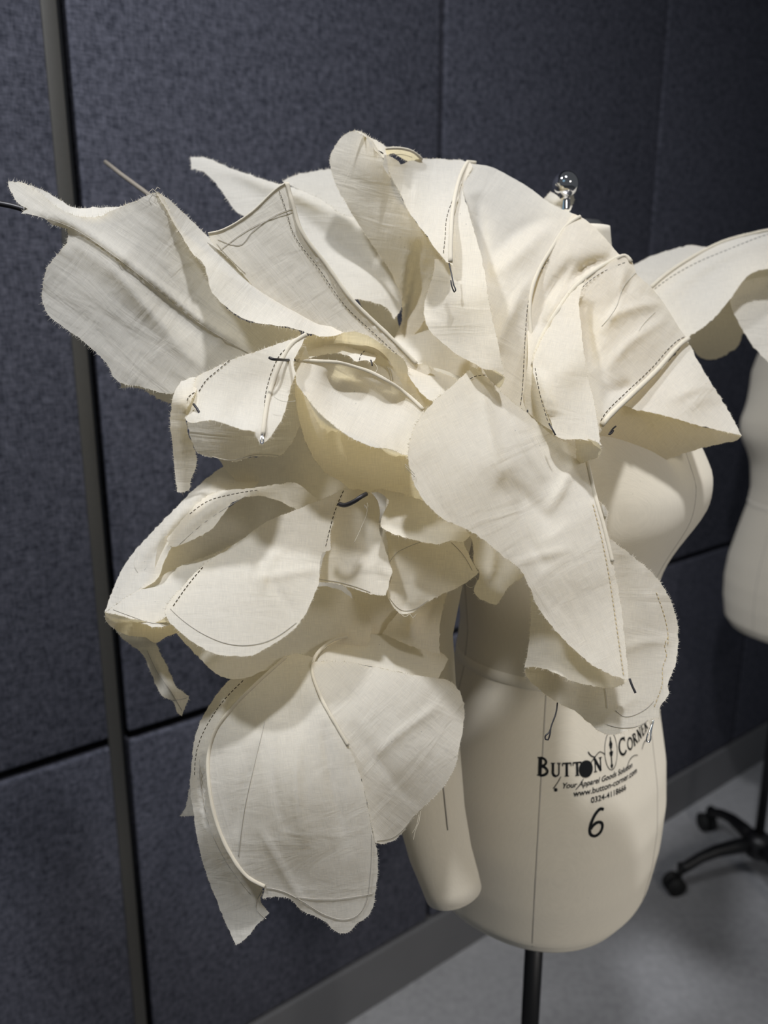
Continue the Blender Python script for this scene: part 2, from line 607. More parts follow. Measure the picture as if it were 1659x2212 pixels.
def dress_form(C, phi, label, base_rot, hub_z, main, legs=5):
    root = empty('dress_form', (C[0], C[1], 0))
    tag(root, label, 'dress form')
    N = 96
    zs = list(np.interp(np.linspace(0, 1, 110), np.linspace(0, 1, len(TZ)), TZ))
    V, F = [], []
    for z in zs:
        for k in range(N):
            V.append(torso_point(C, phi, 2 * PI * k / N, z))
    for i in range(len(zs) - 1):
        for k in range(N):
            k2 = (k + 1) % N
            F.append((i * N + k, i * N + k2, (i + 1) * N + k2, (i + 1) * N + k))
    F.append(tuple(range(N - 1, -1, -1)))
    F.append(tuple((len(zs) - 1) * N + k for k in range(N)))
    torso = build('torso', V, F, M_CAN, root)
    # seams: fine dark stitched lines, and the waist tape
    m = MB()
    angs = [-1.19, 0.0, 1.19, 2.2, PI, -2.05]
    for th in angs:
        m.tube([torso_point(C, phi, th, z, -0.0002) for z in np.linspace(0.80, 1.40, 70)], 0.0007, 5)
    m.build('seam', M_PENCIL, torso)
    m = MB()
    V, F = [], []
    prof = [(1.080, 0.0002), (1.081, 0.0008), (1.091, 0.0008), (1.092, 0.0002)]
    for z, o in prof:
        for k in range(N): V.append(torso_point(C, phi, 2 * PI * k / N, z, o))
    for i in range(3):
        for k in range(N):
            k2 = (k + 1) % N
            F.append((i * N + k, i * N + k2, (i + 1) * N + k2, (i + 1) * N + k))
    build('waist_tape', V, F, M_TAPE, torso)
    # neck cap, knob
    top = Vector((C[0] - 0.010, C[1], C[2] - 0.003))
    m = MB(); m.lathe([(0.034, 1.519), (0.038, 1.521), (0.038, 1.526), (0.034, 1.529)], top, 40)
    m.build('neck_cap', M_STEEL, root)
    m = MB()
    m.lathe([(0.009, 1.528), (0.007, 1.538), (0.0055, 1.548), (0.0055, 1.552)] +
            [(0.0127 * math.sin(t), 1.5625 - 0.0127 * math.cos(t)) for t in np.linspace(0.45, PI - 0.02, 26)], top, 36)
    m.build('knob', M_CHROME, root)
    # pole and foot
    zb = 0.777 + C[2]
    m = MB(); m.lathe([(0.0112, hub_z), (0.0112, zb + 0.01)], (C[0], C[1], 0), 24)
    m.build('pole', M_BLACK, root)
    m = MB(); m.lathe([(0.0155, zb - 0.012), (0.0155, zb + 0.002)], (C[0], C[1], 0), 24)
    m.build('pole_collar', M_STEEL, root)
    m = MB(); m.lathe([(0.030, hub_z - 0.03), (0.034, hub_z - 0.02), (0.034, hub_z + 0.015), (0.02, hub_z + 0.03)], (C[0], C[1], 0), 24)
    m.build('base_hub', M_BLACK, root)
    star_base(root, C, hub_z, 0.21, base_rot, legs)
    return root, torso


FC, FPHI = (0.185, 0.845, 0.0), math.radians(-35)
form, torso = dress_form(FC, FPHI, 'canvas dress form printed with a large 6, wearing the petal garment', 0.4, 0.12, True)

# soft stuffed arm of the form
m = MB()
path = crom([(0.075, 0.715, 1.37), (0.045, 0.702, 1.29), (0.026, 0.700, 1.155), (0.045, 0.692, 0.976), (0.064, 0.684, 0.905), (0.068, 0.682, 0.892), (0.0695, 0.6815, 0.886)], step=0.012)
npth = len(path)
rad = np.interp(np.linspace(0, 1, npth), [0, 0.2, 0.5, 0.80, 0.955, 0.985, 1.0], [0.045, 0.043, 0.036, 0.029, 0.0275, 0.024, 0.014])
m.tube([Vector(p) for p in path], list(rad), 32)
arm = tag(m.build('arm', M_CAN, form), 'stuffed canvas arm hanging beside the torso')
m = MB()
m.tube([Vector(path[i]) + Vector((0.42, -0.9075, 0)) * (rad[i] + 0.0006) for i in range(npth - 4)], 0.0005, 5)
m.build('seam', M_PENCIL, arm)


# printed lettering on the hip
def ribbon(poly, w):
    """flat stroke along a polyline in label space"""
    p = np.array(poly, float)
    v, f = [], []
    for i in range(len(p)):
        t = p[min(i + 1, len(p) - 1)] - p[max(i - 1, 0)]
        t = t / (np.linalg.norm(t) + 1e-9)
        n = np.array([-t[1], t[0]]) * w / 2
        v += [tuple(p[i] + n), tuple(p[i] - n)]
    for i in range(len(p) - 1):
        f.append((2 * i, 2 * i + 1, 2 * i + 3, 2 * i + 2))
    return v, f


def arcp(cx, cy, rx, ry, a0, a1, n=14):
    return [(cx + rx * math.cos(math.radians(a0 + (a1 - a0) * i / n)), cy + ry * math.sin(math.radians(a0 + (a1 - a0) * i / n))) for i in range(n + 1)]


GLY = {
    'B': (0.72, [([(0.17, 0), (0.17, 1)], .17), (arcp(.17, .75, .36, .22, 90, -90), .11), (arcp(.17, .27, .45, .25, 90, -90), .12), ([(0, .97), (.3, .97)], .06), ([(0, .03), (.3, .03)], .06)]),
    'U': (0.82, [([(.17, 1), (.17, .3)] + arcp(.42, .32, .25, .28, 180, 270), .16), (arcp(.42, .32, .25, .28, 270, 360) + [(.67, 1)], .09), ([(0, .97), (.34, .97)], .06), ([(.52, .97), (.82, .97)], .06)]),
    'T': (0.78, [([(.39, 0), (.39, 1)], .17), ([(.02, .95), (.76, .95)], .10), ([(.04, .98), (.04, .74)], .06), ([(.74, .98), (.74, .74)], .06), ([(.22, .03), (.56, .03)], .06)]),
    'N': (0.86, [([(.17, 0), (.17, 1)], .09), ([(.14, .98), (.70, .02)], .18), ([(.70, 0), (.70, 1)], .09), ([(.0, .97), (.25, .97)], .06), ([(.02, .03), (.32, .03)], .06), ([(.55, .97), (.86, .97)], .06)]),
    'C': (0.80, [(arcp(.44, .5, .38, .46, 45, 315, 22), .12), ([(.71, .98), (.71, .72)], .06)]),
    'O': (0.88, [(arcp(.44, .5, .38, .46, 0, 360, 28), .13)]),
    'R': (0.80, [([(.17, 0), (.17, 1)], .17), (arcp(.17, .74, .40, .22, 90, -90), .11), ([(.36, .52), (.76, .02)], .15), ([(0, .97), (.3, .97)], .06), ([(0, .03), (.34, .03)], .06)]),
    'E': (0.70, [([(.17, 0), (.17, 1)], .17), ([(.05, .96), (.64, .96)], .08), ([(.17, .52), (.52, .52)], .07), ([(.05, .04), (.66, .04)], .08), ([(.63, .98), (.63, .76)], .06), ([(.65, .24), (.65, .02)], .06), ([(.51, .62), (.51, .42)], .05)]),
}
LAB_TH0 = math.radians(-77) - FPHI
LAB_R = 0.132


def put_label(name, geo, parent, label=None):
    """wrap flat label-space geometry (metres, x to the right, y up) round the hip"""
    m = MB()
    for v, f in geo:
        m.add([torso_point(FC, FPHI, LAB_TH0 + 0.87 * x / LAB_R, y, 0.0006) for x, y in v], f)
    o = m.build(name, M_INK, parent, False)
    if label: o['label'] = label
    return o


def word(txt, x, y, h, rot, gap=0.09, scale1=None):
    geo = []
    cr, sr = math.cos(rot), math.sin(rot)
    cx = 0.0
    for i, ch in enumerate(txt):
        if ch == ' ':
            cx += h * 0.5; continue
        hh = h * (scale1 if (scale1 and i == 0) else 1.0)
        wd_, strokes = GLY[ch]
        for pl, w in strokes:
            v, f = ribbon([(cx + a * hh, b * hh) for a, b in pl], w * hh * 1.18)
            geo.append(([(x + a * cr - b * sr, y + a * sr + b * cr) for a, b in v], f))
        cx += (wd_ + gap) * hh
    return geo, cx


def font_geo(txt, x, y, size, rot, shear=0.0, sx=1.0, bold=0.0):
    cu = bpy.data.curves.new('txt', 'FONT')
    cu.body = txt; cu.size = size; cu.shear = shear; cu.offset = bold
    o = bpy.data.objects.new('txt', cu)
    COL.objects.link(o)
    me = bpy.data.meshes.new_from_object(o.evaluated_get(bpy.context.evaluated_depsgraph_get()))
    cr, sr = math.cos(rot), math.sin(rot)
    v = [(x + q.co.x * sx * cr - q.co.y * sr, y + q.co.x * sx * sr + q.co.y * cr) for q in me.vertices]
    f = [tuple(p.vertices) for p in me.polygons]
    bpy.data.objects.remove(o); bpy.data.curves.remove(cu); bpy.data.meshes.remove(me)
    return [(v, f)]


def strokes(lst):
    return [ribbon(crom(p, step=0.0012), w) for p, w in lst]


RT = math.radians(2)
# main line: BUTT(o)N + CORNER
LX, LY = -0.074, 0.999
geo, x1 = word('BUTT', LX, LY, 0.0135, RT, 0.10, 1.35)
bx = LX + x1 + 0.0035
disc = [(bx + 0.0085 * math.cos(a), LY + 0.0075 + 0.0085 * math.sin(a)) for a in np.linspace(0, 2 * PI, 28, endpoint=False)]
geo.append((disc, [tuple(range(28))]))
g2, x2 = word('N', bx + 0.0095, LY + 0.003, 0.0135, RT)
geo += g2
put_label('print', geo, torso)
sx_ = bx + 0.0345
geo = [ribbon(arcp(sx_, LY + 0.020, 0.0095, 0.0185, 0, 360, 40), 0.0007),
       ribbon([(sx_, LY + 0.003), (sx_, LY + 0.034)], 0.0016)]
for yy, ww in ((0.0285, 0.0034), (0.0265, 0.005), (0.024, 0.0034), (0.0185, 0.0052), (0.0165, 0.0036), (0.0055, 0.0036)):
    geo.append(ribbon([(sx_ - ww / 2, LY + yy), (sx_ + ww / 2, LY + yy)], 0.0026))
geo += strokes([([(bx + 0.002, LY + 0.009), (bx + 0.010, LY + 0.0165), (bx + 0.018, LY + 0.022), (sx_ - 0.0095, LY + 0.0185)], 0.0008),
                ([(bx + 0.003, LY + 0.024), (bx + 0.007, LY + 0.0195), (bx + 0.0115, LY + 0.018), (bx + 0.0095, LY + 0.016)], 0.0012),
                ([(LX + 0.026, LY + 0.001), (LX + 0.022, LY - 0.006), (LX + 0.018, LY - 0.011)], 0.0007),
                ([(bx - 0.003, LY - 0.002), (bx - 0.008, LY - 0.008), (bx - 0.012, LY - 0.012)], 0.0007)])
put_label('print', geo, torso)
geo, _ = word('CORNER', sx_ + 0.0135, LY + 0.0105, 0.0125, math.radians(8), 0.10, 1.4)
geo += strokes([([(sx_ + 0.024, LY - 0.003), (sx_ + 0.031, LY + 0.004), (sx_ + 0.040, LY + 0.0055), (sx_ + 0.048, LY + 0.0035)], 0.0008),
                ([(sx_ + 0.060, LY + 0.006), (sx_ + 0.068, LY + 0.011), (sx_ + 0.078, LY + 0.010)], 0.001)])
put_label('print', geo, torso)
geo = font_geo('Your Apparel Goods Solution', LX + 0.027, LY - 0.0105, 0.0076, math.radians(3.5), 0.35, 1.05, 0.0001)
geo += [([(LX + 0.021 + 0.0018 * math.cos(a), LY - 0.012 + 0.0018 * math.sin(a)) for a in np.linspace(0, 2 * PI, 12, endpoint=False)], [tuple(range(12))])]
geo += font_geo('www.button-corner.com', LX + 0.040, LY - 0.0185, 0.0083, math.radians(3.5), 0.1, 1.1, 0.0001)
geo += font_geo('0324-4118666', LX + 0.060, LY - 0.0265, 0.0079, math.radians(3.5), 0.1, 1.08, 0.0001)
put_label('print', geo, torso)
six = crom([(0.0105, 0.0318), (0.0065, 0.0335), (0.0015, 0.030), (-0.004, 0.021), (-0.0065, 0.0115), (-0.005, 0.0045), (0.000, 0.0018), (0.0055, 0.0045), (0.0085, 0.011), (0.0075, 0.0165), (0.0035, 0.0185), (-0.0015, 0.0165), (-0.0055, 0.0115)], step=0.0008)
put_label('print', [ribbon([(a * 1.0 - 0.009, b * 0.84 + 0.937) for a, b in six], 0.0031)], torso, 'large black size number 6')

# ------------------------------------------------------------------ second form, farther back
BC = (0.952, 1.81, -0.085)
dress_form(BC, math.radians(-150), 'blurred dress form on black wheeled base standing farther back at right', math.radians(100), 0.115, False, 4)

# ------------------------------------------------------------------ the petal garment
GB = Vector((0.10, 0.72, 1.36))
gar = empty('petal_garment', GB)
tag(gar, 'large sculptural garment of wired cream muslin petals pinned over the dress form shoulder', 'garment')


def petal(sheets, name='petal', label=None, pipes=(), stitches=(), tan=(), pencil=(), wires=(), silver=(), threads=()):
    mb = MB()
    for s in sheets: s.emit(mb)
    o = mb.build(name, M_MUS, gar)
    if label: o['label'] = label
    for s, txt, r in pipes:
        m = MB()
        r = r * 0.88
        c = s.line(txt, 6, r * 0.55)
        rr = [r * (1 + 0.12 * noise.noise((i * 0.35, r * 1000, 3))) for i in range(len(c))]
        m.tube(c, rr, 10)
        m.build('piping', M_PIPE, o)
    for lst, mat, nm in ((stitches, M_THREAD, 'stitching'), (tan, M_TAN, 'stitching')):
        for s, txt in lst:
            m = MB()
            c = s.line(txt, 2.0, 0.0009)
            i = 0
            while i < len(c) - 3:
                m.tube(c[i:i + 4], 0.00032, 4)
                i += 5
            m.build(nm, mat, o)
    for s, txt in pencil:
        m = MB(); m.tube(s.line(txt, 5, 0.0006), 0.00026, 4)
        m.build('pencil_line', M_PENCIL, o)
    for txt in threads:
        m = MB(); m.tube([P(*q) for q in crom(pts(txt), step=2.5)], 0.00022, 4)
        m.build('loose_thread', M_PIPE, o)
    for lst, mat in ((wires, M_WIRE), (silver, M_SILVER)):
        for w in lst:
            m = MB()
            pp, r = w
            c = crom(pts(pp), step=3.0)
            m.tube([P(*q) for q in c], r, 8)
            m.build('wire', mat, o)
    return o


C = Cloth
# --- sheets behind everything
lining = C('770,640 850,650 868,735 930,700 1010,780 1060,900 1010,1050 940,1200 925,1300 860,1380 720,1390 640,1300 600,1180 640,1080 620,960 680,860 790,770 800,720',
           '770,640,.80 868,735,.765 1050,800,.74 640,1100,.76 700,1300,.76 900,1300,.75 800,1000,.785', fray=0, cell=14)
petal([lining], 'yoke')

# back petals, upper left
E = C('412,340 440,340 500,364 575,389 640,408 700,435 735,462 800,480 840,540 862,600 868,645 866,668 850,690 838,668 800,652 740,640 690,600 640,540 580,480 515,460 480,415 440,371 413,366',
      '412,350,.86 575,389,.81 740,478,.77 515,460,.80 640,540,.77 800,652,.725 866,660,.74 700,540,.765', ['.012,24|420,350 560,392 700,450 800,520', '-.006,18|600,430 720,520 850,620'], ang=35, streak=.0022)
E2 = C('610,392 640,378 670,372 715,366 780,390 800,480 750,470 700,440 650,412', '620,390,.83 710,367,.84 720,440,.82')
petal([E, E2])

# left great petal with its turned back flap
A = C('17,393 45,395 84,414 105,434 136,455 181,469 217,467 241,455 259,449 277,440 301,431 316,422 344,418 365,455 395,515 437,563 470,640 520,690 600,705 650,715 640,745 560,775 470,800 420,820 372,850 300,834 262,828 245,813 230,785 170,730 135,705 105,680 92,650 95,600 105,573 133,539 146,518 145,494 121,488 81,466 45,461 60,452 36,436',
      '17,393,.640 60,452,.630 150,500,.636 95,640,.640 245,800,.646 340,420,.640 437,563,.658 600,720,.662 420,810,.654 300,600,.640 230,455,.642 500,680,.660',
      ['.008,14|60,455 150,482 240,540 330,610 430,690 560,765', '-.007,30|270,560 380,660 470,740', '.006,22|150,520 260,600 330,680 400,760 440,800'], ang=38, streak=.0016, fray=1.2, grain=.65)
Ab = C('40,392 84,408 105,417 165,450 200,448 255,447 277,440 262,460 217,480 170,480 120,455', '45,395,.645 165,450,.668 277,440,.665 170,475,.648')
B = C('336,414 348,420 365,432 440,502 500,556 560,605 620,647 690,692 742,719 715,727 690,726 640,711 600,703 560,699 520,685 480,655 455,625 447,590 437,566 420,552 395,515 375,482 358,450 342,424',
      '340,415,.640 440,505,.672 560,605,.678 690,692,.680 395,515,.640 447,590,.625 520,685,.612 640,711,.628 740,720,.655', ['.004,10|440,560 520,610 620,665'], ang=40, fray=1.3, grain=.6)
Atail = C('258,818 262,838 300,838 345,862 375,872 420,830 420,780 330,780', '260,825,.70 375,872,.71 420,780,.682 330,780,.685')
petal([A, Ab, B, Atail], threads=['422,552,.63 432,565,.63 444,578,.632', '328,425,.636 322,415,.636 330,408,.637 338,416,.638', '335,412,.638 340,404,.638 346,408,.638'], pipes=[], stitches=[],
      pencil=[(A, '60,462 150,490 240,548 330,618 430,698 555,772')],
      wires=[('-60,428,.636 -10,438,.635 30,446,.634 62,456,.634', .0022)])

# straight yellow stand-up petal
D = C('450,503 480,496 540,460 600,405 620,393 628,420 635,445 650,495 705,570 760,645 800,690 845,728 873,760 898,784 917,786 935,800 900,830 860,800 790,745 742,735 690,720 600,680 540,610 500,565 470,535 455,520',
      '450,503,.662 620,393,.654 700,570,.664 860,770,.668 600,660,.664 520,580,.660 740,700,.670', ['.004,8|628,420 650,500 700,572 760,650 850,745 905,795'], ang=45, streak=.0012, fray=.5, grain=.9)
petal([D], pipes=[(D, '620,395 634,446 650,497 705,572 760,647 845,730 900,786', .0019), (D, '450,504 480,497 540,461 600,406 620,394', .001)],
      stitches=[(D, '603,412 618,455 634,505 690,582 745,660 810,722 860,768')],
      pencil=[(D, '470,516 520,528 545,500 600,462 640,448'), (D, '468,525 480,540 530,590'), (D, '475,540 550,488 640,455')])

# tall loop petal
F = C('712,345 718,325 735,300 755,285 772,282 800,300 818,325 830,350 862,414 884,460 919,506 952,548 948,610 935,660 908,706 875,745 858,728 868,690 868,650 845,590 792,510 748,440 722,390',
      '712,345,.726 772,282,.708 830,350,.687 919,506,.665 950,550,.668 860,728,.748 745,440,.726 800,520,.726 868,650,.738 820,430,.706 890,600,.712',
      ['-.012,14|905,520 890,620 865,720', '.008,12|880,540 872,640 862,720', '-.006,10|925,560 900,650 866,722'], ang=75, streak=.001, fray=.6, grain=.2)
Fb = C('765,281 800,296 835,318 842,330 832,345 815,330 795,300', '770,282,.694 835,318,.725 825,345,.685')
Fl = C('832,322 850,319 868,320 892,327 912,343 905,356 880,349 865,340 850,331 835,335', '832,322,.69 868,320,.722 912,343,.75 865,345,.745')
petal([F, Fb, Fl], pipes=[(Fl, '835,321 868,321 892,328 911,344', .0014)],
      wires=[('806,328,.700 812,326,.698 820,327,.698 828,332,.699', .0005)], pencil=[(Fl, '840,336 868,334 890,340')])

# shoulder petals sewn edge to edge
G0 = C('831,335 854,343 865,356 881,349 914,343 968,344 1003,348 1012,352 1002,376 993,414 982,463 978,517 976,573 955,555 936,531 919,506 884,460 862,414 827,352',
       '831,335,.686 914,343,.755 1006,350,.775 862,414,.690 919,506,.655 974,571,.632 978,500,.660 940,420,.722', ['-.008,12|850,345 868,365 890,420'], ang=80, fray=.5, grain=.15)
petal([G0], pipes=[(G0, '1028,352 1010,350 995,380 985,415 977,463 974,517 973,565', .0021)], stitches=[(G0, '985,415 965,470 961,517 957,552')],
      wires=[('970,569,.626 975,590,.622 980,615,.619 984,628,.618 981,631,.618 976,618,.618 974,606,.619', .00055)])
G1 = C('1012,345 995,387 975,480 944,539 936,588 919,647 915,664 917,685 927,712 952,737 990,767 1025,786 1044,796 1071,802 1090,814 1088,805 1079,756 1060,672 1052,626 1044,571 1031,522 1014,463 1000,400 1020,360',
       '1005,355,.772 975,480,.690 936,588,.672 915,664,.668 952,737,.640 1044,796,.610 1090,814,.612 1060,672,.622 1031,522,.668 1000,650,.625 1010,430,.730', ['-.010,26|925,690 940,640 965,600'], ang=80, streak=.001, fray=.6, grain=.1)
G1u = C('1044,796 1071,802 1090,814 1085,829 1079,838 1060,822', '1044,796,.614 1090,814,.612 1079,838,.63')
petal([G1, G1u])
G2 = C('1005,352 1039,356 1060,360 1098,379 1150,410 1187,438 1237,461 1256,468 1225,492 1195,535 1168,585 1152,630 1146,680 1143,730 1143,800 1138,890 1060,900 1040,800 1040,640 1010,450 995,380',
       '1020,352,.775 1150,410,.775 1250,466,.755 1180,560,.720 1140,700,.680 1130,880,.655 1060,880,.655 1050,620,.680 1015,450,.730 1100,480,.745 1100,650,.680',
       ['-0.0150,22|1030,420 1040,520 1055,620', '0.0120,26|1060,600 1130,540 1190,480', '0.0090,20|1070,760 1110,660 1150,590', '-0.0105,22|1060,560 1120,500 1200,470'], ang=120, streak=.0018, fray=0, grain=.5)
petal([G2], pipes=[(G2, '1253,468 1222,490 1194,533 1166,580 1150,622 1144,664 1146,706 1149,776 1147,870', .0019)],
      stitches=[(G2, '1186,560 1160,600 1142,650 1136,706 1132,776 1128,846 1124,876')])
G3 = C('1237,461 1259,471 1293,499 1318,527 1341,552 1352,556 1300,582 1262,610 1234,640 1206,680 1181,722 1166,760 1156,790 1160,830 1190,915 1200,935 1150,900 1135,880 1140,776 1140,680 1147,625 1165,580 1193,533 1222,488',
       '1250,468,.755 1341,552,.745 1231,633,.700 1151,788,.655 1190,915,.645 1130,880,.655 1140,700,.682 1180,560,.720 1250,540,.725 1190,650,.695',
       ['-0.0180,14|1330,560 1270,575 1235,610 1200,665', '0.0120,12|1250,600 1210,640 1175,700', '-0.0120,12|1240,560 1180,650 1160,720'], ang=120, streak=.0015, fray=0, grain=.4)
petal([G3], pipes=[(G3, '1363,566 1349,553 1327,561 1293,580 1259,605 1231,633 1203,673 1178,715 1161,751 1152,788', .0023)],
      stitches=[(G3, '1350,567 1298,590 1262,617 1240,640 1210,680 1186,722 1170,756')],
      wires=[('1140,884,.655 1139,895,.652 1137,906,.65', .0007)])
G4 = C('1349,552 1366,566 1374,589 1405,619 1433,653 1472,715 1488,733 1475,745 1418,806 1362,860 1320,900 1300,930 1285,960 1255,900 1220,700 1256,612 1300,580',
       '1355,556,.745 1433,653,.755 1488,733,.760 1360,855,.680 1300,925,.640 1251,640,.705 1271,818,.668 1285,940,.645 1340,700,.705 1400,740,.715',
       ['0.0090,12|1340,580 1345,620 1300,720', '-0.0150,18|1262,650 1268,720 1280,800', '0.0075,9|1290,700 1370,665 1430,655', '0.0060,8|1310,800 1360,740 1440,690', '-0.0075,10|1372,590 1340,640 1290,710', '-0.0090,16|1300,850 1340,840 1370,830'], ang=135, streak=.0016, fray=0, grain=.7)
petal([G4], pipes=[(G4, '1487,732 1472,742 1416,803 1360,857 1318,897 1300,918', .0024)],
      stitches=[(G4, '1478,728 1462,737 1406,797 1350,850 1310,890 1296,912')],
      pencil=[(G4, '1374,589 1347,620 1330,665 1300,705'), (G4, '1415,675 1390,700 1380,715')], wires=[('1330,921,.66 1324,926,.655 1318,934,.652 1315,938,.651 1318,938,.651 1325,930,.653', .0007)])
G4a = C('1266,604 1251,645 1254,692 1259,748 1271,818 1285,875 1293,931 1298,962 1276,953 1248,949 1220,949 1201,942 1188,905 1164,846 1151,790 1160,752 1180,715 1205,674 1233,634',
        '1262,610,.697 1254,692,.670 1271,818,.640 1298,962,.606 1201,942,.618 1151,788,.648 1180,715,.668 1233,634,.695 1225,800,.632', ['.008,16|1165,800 1175,830 1195,900'], ang=75, streak=.0008, fray=.8, grain=.2)
G4u = C('1244,945 1276,950 1296,960 1299,975 1296,984 1273,994 1248,1003 1245,985', '1244,945,.622 1299,970,.606 1296,984,.614 1248,1003,.650', fray=.8)
petal([G4a, G4u], stitches=[(G4a, '1156,795 1166,850 1184,912')], wires=[('1186,915,.614 1192,925,.611 1200,940,.610', .0006)])
G5 = C('1484,733 1492,750 1533,823 1562,867 1602,941 1552,930 1499,916 1450,901 1396,889 1350,876 1345,868 1420,806 1475,745',
       '1487,735,.765 1562,867,.735 1602,941,.715 1450,901,.690 1362,879,.690 1420,806,.722 1490,840,.712', ['.004,9|1440,870 1500,840 1540,835', '.003,8|1480,890 1530,860 1560,870'], ang=150, streak=.0014, fray=.4, grain=.8)
G6 = C('1602,941 1552,930 1499,916 1450,901 1396,889 1350,876 1290,900 1240,960 1274,1010 1284,1057 1328,1038 1386,1013 1435,994 1494,974 1547,960 1598,947',
       '1602,943,.715 1450,901,.690 1362,879,.692 1284,1055,.760 1435,994,.740 1260,960,.720', ang=150, fray=.3, grain=.8)
petal([G5, G6])

# petals over the far shoulder, right edge of the frame
Z1 = C('1340,590 1365,575 1400,556 1460,537 1490,530 1530,535 1560,540 1480,600 1420,650 1390,640', '1365,575,.90 1490,530,.92 1530,535,.92 1420,650,.87', fray=.2)
Z2 = C('1400,625 1440,590 1500,550 1560,520 1620,503 1700,487 1760,480 1750,560 1690,575 1620,593 1585,635 1540,690 1500,720 1470,735 1440,690',
       '1400,625,.86 1560,520,.915 1700,487,.94 1620,593,.85 1540,690,.815 1480,728,.81 1520,610,.862 1750,560,.90', ['.008,12|1440,640 1520,580 1600,540 1690,520', '.006,10|1500,560 1560,535 1640,515'], ang=150, streak=.0016, fray=.4)
petal([Z1]); petal([Z2], pipes=[(Z2, '1405,622 1440,592 1500,553 1560,523 1620,506 1700,490', .0022)], stitches=[(Z2, '1414,624 1450,598 1510,565 1570,540 1659,506 1700,498')])
Z3 = C('1470,730 1500,715 1545,685 1580,630 1600,640 1606,700 1595,745 1570,765 1540,776 1515,773 1490,745', '1470,730,.90 1580,630,.92 1600,740,.95 1515,773,.94', ang=120, streak=.002, fray=.2)
Z4 = C('1576,640 1590,615 1625,588 1690,570 1780,560 1790,860 1720,830 1659,782 1625,745 1600,705', '1580,640,.87 1690,570,.93 1780,560,.95 1659,782,.84 1780,850,.85', ang=120, streak=.0016, fray=.2)
petal([Z3]); petal([Z4])

# front right long petal
Hh = C('1021,793 977,833 938,867 899,916 882,969 887,1023 913,1077 957,1121 1001,1140 1055,1174 1084,1199 1123,1230 1143,1267 1162,1311 1211,1374 1269,1428 1318,1457 1358,1469 1355,1433 1347,1360 1338,1286 1323,1213 1303,1130 1289,1082 1279,1043 1269,999 1240,965 1186,935 1143,896 1094,857 1060,823 1040,804',
       '1021,793,.628 899,916,.596 882,990,.588 957,1121,.580 1084,1199,.585 1162,1311,.592 1269,1428,.590 1358,1469,.590 1338,1286,.612 1289,1082,.628 1269,999,.650 1186,935,.642 1094,857,.635 1060,1000,.592 1180,1100,.608 1230,1250,.596',
       ['-.009,30|1085,1030 1120,1060 1170,1110 1200,1150', '.006,12|1040,830 1070,980 1100,1060', '.0025,9|1110,1220 1170,1200 1240,1185', '.006,12|1180,1110 1210,1060 1240,1000', '.005,9|1080,870 1130,960 1180,1040', '-.005,14|1110,1080 1130,1140 1180,1230'], ang=65, streak=.0012, fray=1.0, grain=1.1)
petal([Hh], threads=['875,1003,.578 885,1013,.58 895,1024,.584', '876,1008,.578 886,1020,.58 896,1030,.584'], pipes=[(Hh, '1269,998 1279,1043 1289,1082 1303,1130 1323,1213', .0017)],
      stitches=[(Hh, '1016,818 1030,812 1055,810')], tan=[(Hh, '1281,1090 1300,1165 1315,1240 1330,1340 1347,1458')],
      wires=[('1360,1466,.586 1365,1480,.584 1373,1497,.582', .0009)])
I = C('1290,1080 1311,1101 1311,1150 1357,1194 1401,1230 1425,1257 1450,1301 1464,1350 1464,1399 1455,1447 1442,1481 1445,1496 1425,1530 1425,1550 1411,1552 1367,1574 1308,1586 1269,1559 1240,1535 1201,1516 1162,1486 1138,1462 1133,1447 1160,1430 1240,1440 1270,1300 1280,1180',
      '1300,1095,.636 1425,1257,.664 1464,1375,.672 1425,1540,.630 1308,1586,.618 1201,1516,.655 1135,1452,.630 1350,1350,.640 1300,1500,.636 1240,1440,.66', ['.004,9|1340,1400 1410,1385 1460,1385', '-.006,20|1340,1200 1350,1300 1360,1400', '.004,8|1300,1560 1340,1530 1380,1500'], ang=80, streak=.0008, fray=1.0, grain=.1)
J = C('1138,1230 1147,1296 1143,1384 1133,1442 1162,1442 1201,1455 1240,1472 1289,1484 1318,1486 1338,1481 1358,1468 1300,1420 1220,1330 1170,1240',
      '1147,1296,.634 1133,1442,.626 1201,1455,.607 1318,1486,.604 1300,1420,.620 1180,1300,.622', ang=70, fray=1.0)
petal([I, J], tan=[(I, '1418,1280 1440,1350 1443,1390 1440,1400'), (I, '1444,1375 1436,1395 1440,1415 1432,1440 1430,1480 1418,1515 1412,1530')],
      pencil=[(I, '1311,1565 1340,1572 1385,1566 1400,1555'), (I, '1306,1478 1310,1505 1312,1530'), (I, '1330,1535 1350,1548 1390,1535 1412,1515')],
      wires=[('1204,1518,.640 1201,1540,.636 1192,1565,.632 1186,1582,.630 1178,1590,.629 1178,1597,.629 1184,1598,.629 1187,1590,.629 1190,1570,.631', .0006)],
      silver=[('1410,1555,.622 1405,1572,.620 1397,1594,.618 1397,1601,.618 1402,1603,.618 1405,1597,.618 1406,1583,.619 1412,1555,.621', .0006)])
petal([C('1286,1080 1300,1088 1310,1100 1312,1112 1306,1125 1312,1150 1300,1150 1290,1110', '1286,1080,.640 1312,1105,.625 1305,1150,.635', '.006,8|1300,1090 1304,1120 1308,1148', fray=.6)], 'folded_tab')

